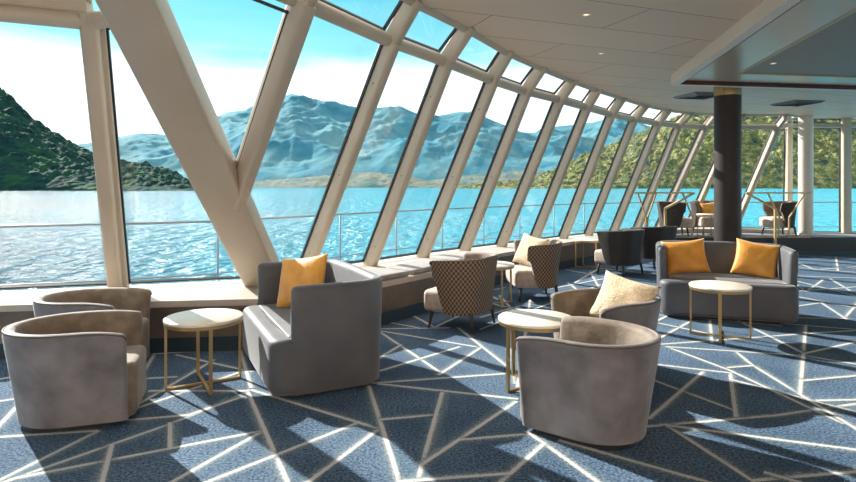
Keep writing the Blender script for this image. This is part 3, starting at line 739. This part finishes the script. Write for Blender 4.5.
# ================================================================== water and hills
SEA = -10.0
def water_mat():
    m = bpy.data.materials.new('sea water'); m.use_nodes = True; t = m.node_tree; b = t.nodes['Principled BSDF']
    tc = t.nodes.new('ShaderNodeTexCoord')
    def nz(sc, d, st):
        mp = t.nodes.new('ShaderNodeMapping'); mp.inputs['Scale'].default_value = st; t.links.new(tc.outputs['Object'], mp.inputs[0])
        n = t.nodes.new('ShaderNodeTexNoise'); n.inputs['Scale'].default_value = sc; n.inputs['Detail'].default_value = d; t.links.new(mp.outputs[0], n.inputs[0]); return n.outputs[0]
    # darker blue to port, brighter turquoise to starboard, graded by bearing
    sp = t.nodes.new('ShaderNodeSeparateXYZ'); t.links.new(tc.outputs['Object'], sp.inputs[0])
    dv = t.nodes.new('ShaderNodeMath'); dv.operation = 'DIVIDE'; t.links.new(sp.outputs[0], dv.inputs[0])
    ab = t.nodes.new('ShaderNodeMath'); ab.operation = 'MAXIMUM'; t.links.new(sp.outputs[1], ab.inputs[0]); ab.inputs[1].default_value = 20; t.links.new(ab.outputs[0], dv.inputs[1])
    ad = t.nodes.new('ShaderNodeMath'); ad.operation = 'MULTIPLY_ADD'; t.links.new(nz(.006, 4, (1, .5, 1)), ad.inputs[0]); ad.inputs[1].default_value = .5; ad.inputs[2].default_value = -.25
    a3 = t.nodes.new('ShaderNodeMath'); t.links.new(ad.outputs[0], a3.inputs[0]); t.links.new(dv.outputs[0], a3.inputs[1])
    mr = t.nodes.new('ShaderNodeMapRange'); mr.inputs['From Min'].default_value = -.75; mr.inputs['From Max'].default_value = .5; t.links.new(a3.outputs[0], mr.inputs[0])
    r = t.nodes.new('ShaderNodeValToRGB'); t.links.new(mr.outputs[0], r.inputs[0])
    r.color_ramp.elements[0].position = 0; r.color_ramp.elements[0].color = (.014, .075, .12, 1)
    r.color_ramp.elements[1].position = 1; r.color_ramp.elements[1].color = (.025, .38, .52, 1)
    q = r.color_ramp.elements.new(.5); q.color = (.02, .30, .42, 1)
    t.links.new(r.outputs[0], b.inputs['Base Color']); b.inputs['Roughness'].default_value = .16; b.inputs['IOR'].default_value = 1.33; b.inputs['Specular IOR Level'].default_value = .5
    mx = t.nodes.new('ShaderNodeMath'); mx.operation = 'ADD'; t.links.new(nz(.35, 4, (1, 1, 1)), mx.inputs[0]); t.links.new(nz(1, 3, (.20, .07, 1)), mx.inputs[1])
    bp = t.nodes.new('ShaderNodeBump'); bp.inputs['Strength'].default_value = 1; bp.inputs['Distance'].default_value = 3.6
    t.links.new(mx.outputs[0], bp.inputs['Height']); t.links.new(bp.outputs[0], b.inputs['Normal'])
    return m
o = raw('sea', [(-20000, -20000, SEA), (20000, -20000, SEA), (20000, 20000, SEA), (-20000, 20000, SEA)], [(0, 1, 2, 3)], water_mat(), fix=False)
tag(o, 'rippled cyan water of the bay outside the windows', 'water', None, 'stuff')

def hill_mat(name, c1, c2, c3, sc, tree=True, rough=.9):
    m = bpy.data.materials.new(name); m.use_nodes = True; t = m.node_tree; b = t.nodes['Principled BSDF']
    b.inputs['Roughness'].default_value = rough; b.inputs['Specular IOR Level'].default_value = .1
    tc = t.nodes.new('ShaderNodeTexCoord')
    n = t.nodes.new('ShaderNodeTexNoise'); n.inputs['Scale'].default_value = sc; n.inputs['Detail'].default_value = 7; n.inputs['Roughness'].default_value = .65; t.links.new(tc.outputs['Object'], n.inputs[0])
    r = t.nodes.new('ShaderNodeValToRGB'); t.links.new(n.outputs[0], r.inputs[0]); e = r.color_ramp.elements
    e[0].position = .36; e[0].color = (*c1, 1); e[1].position = .64; e[1].color = (*c3, 1); q = e.new(.5); q.color = (*c2, 1)
    t.links.new(r.outputs[0], b.inputs['Base Color'])
    v = t.nodes.new('ShaderNodeTexVoronoi'); v.inputs['Scale'].default_value = sc*(3 if tree else 1.2); t.links.new(tc.outputs['Object'], v.inputs[0])
    bp = t.nodes.new('ShaderNodeBump'); bp.invert = True; bp.inputs['Strength'].default_value = .9 if tree else .5; bp.inputs['Distance'].default_value = 8 if tree else 20
    t.links.new(v.outputs['Distance'], bp.inputs['Height']); t.links.new(bp.outputs[0], b.inputs['Normal'])
    return m
def lerp_tab(tab, x):
    if x <= tab[0][0]: return tab[0][1]
    for (a, b), (c, d) in zip(tab, tab[1:]):
        if x <= c: q = (x-a)/(c-a); return b+(d-b)*q
    return tab[-1][1]
def hill(name, ridge, D0, D1, x0, x1, nx, ny, rough, freq, tree, m, label, prof=.85, seed=0):
    """terrain: shore at distance D0, ridge at D1, back slope beyond"""
    vs, fs = [], []
    for i in range(nx+1):
        px = x0+(x1-x0)*i/nx; ry = lerp_tab(ridge, px); tt = (px-CX)/F
        H = max(0, (Y0-ry)/F*D1+EYE-SEA)
        for j in range(ny+1):
            q = j/ny*1.35; Yd = D0+(D1-D0)*q; X = tt*Yd
            base = H*(q**prof if q <= 1 else 1-(q-1)*1.6)
            env = math.sin(min(q, 1)*math.pi)**.8 if q < 1 else 0
            f_ = freq
            nn = 0; amp = 1
            for o_ in range(5):
                nn += amp*(1-2*abs(noise.noise(V((X*f_+seed, Yd*f_*.8, seed*3.1+o_))))); amp *= .5; f_ *= 2.1
            z = base+rough*H*env*(nn-.9)
            if tree: z += tree*(noise.noise(V((X*.045, Yd*.045, 5)))+.6*noise.noise(V((X*.12, Yd*.12, 9))))*min(1, q*5)*(1 if H > 12 else H/12)
            if tree and q <= 1.05: z = z
            vs.append((X, Yd, SEA-2+max(z, 0)+(2 if z > 0 else 0)))
    for i in range(nx):
        for j in range(ny):
            a = i*(ny+1)+j; fs.append((a, a+ny+1, a+ny+2, a+1))
    o = raw(name, vs, fs, m, None, True, fix=False)
    tag(o, label, 'hill', None, 'structure'); return o
MT = [(-200,150),(60,150),(112,138),(140,133),(165,135),(185,132),(205,122),(228,112),(245,110),(262,104),(280,98),(292,94),(303,96),(312,101),(327,102),(345,107),(365,111),(385,108),(400,106),(420,115),(432,117),(460,112),(480,115),(500,124),(520,132),(535,133),(550,127),(570,125),(590,123),(617,120),(640,124),(680,135),(900,150)]
M_MT = hill_mat('haze-tinted slopes', (.025, .15, .22), (.06, .20, .26), (.11, .25, .28), .004, False)  # blue haze of distance is mixed straight into the slope colours
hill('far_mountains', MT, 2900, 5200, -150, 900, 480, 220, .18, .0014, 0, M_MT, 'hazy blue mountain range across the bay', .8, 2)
FT = [(180,186.5),(220,184),(260,181),(300,178),(340,174),(370,172),(400,175),(430,181),(460,176),(500,172),(540,170),(570,176),(600,182),(660,186)]
M_FT = hill_mat('low shore hills', (.05, .12, .13), (.11, .15, .13), (.19, .18, .14), .008)
hill('shore_hills', FT, 2500, 2850, 180, 660, 240, 30, .12, .004, 6, M_FT, 'low brownish hills along the far shore below the mountains', .7, 5)
LHR = [(-260,20),(-120,50),(-40,74),(0,88),(10,94),(25,110),(45,126),(70,141),(95,153),(115,160),(150,165),(170,170),(185,178),(196,187),(200,189)]
M_LH = hill_mat('dark wooded hill', (.002, .020, .024), (.005, .036, .030), (.012, .060, .028), .02)
hill('wooded_headland', LHR, 1150, 1500, -260, 200, 330, 110, .05, .004, 11, M_LH, 'dark green wooded headland seen through the left window', .8, 8)
GR = [(440,187),(480,185),(520,181.5),(535,178),(560,167),(585,155),(610,145),(640,133),(665,121),(690,110),(730,103),(780,106),(830,113),(856,121),(900,128),(1000,150),(1150,180)]
M_GR = hill_mat('sunlit wooded hill', (.025, .065, .065), (.12, .14, .05), (.30, .28, .12), .034)
hill('green_hillside', GR, 1900, 2500, 440, 1150, 520, 150, .10, .003, 16, M_GR, 'sunlit yellow-green wooded hillside beyond the far windows', .8, 12)
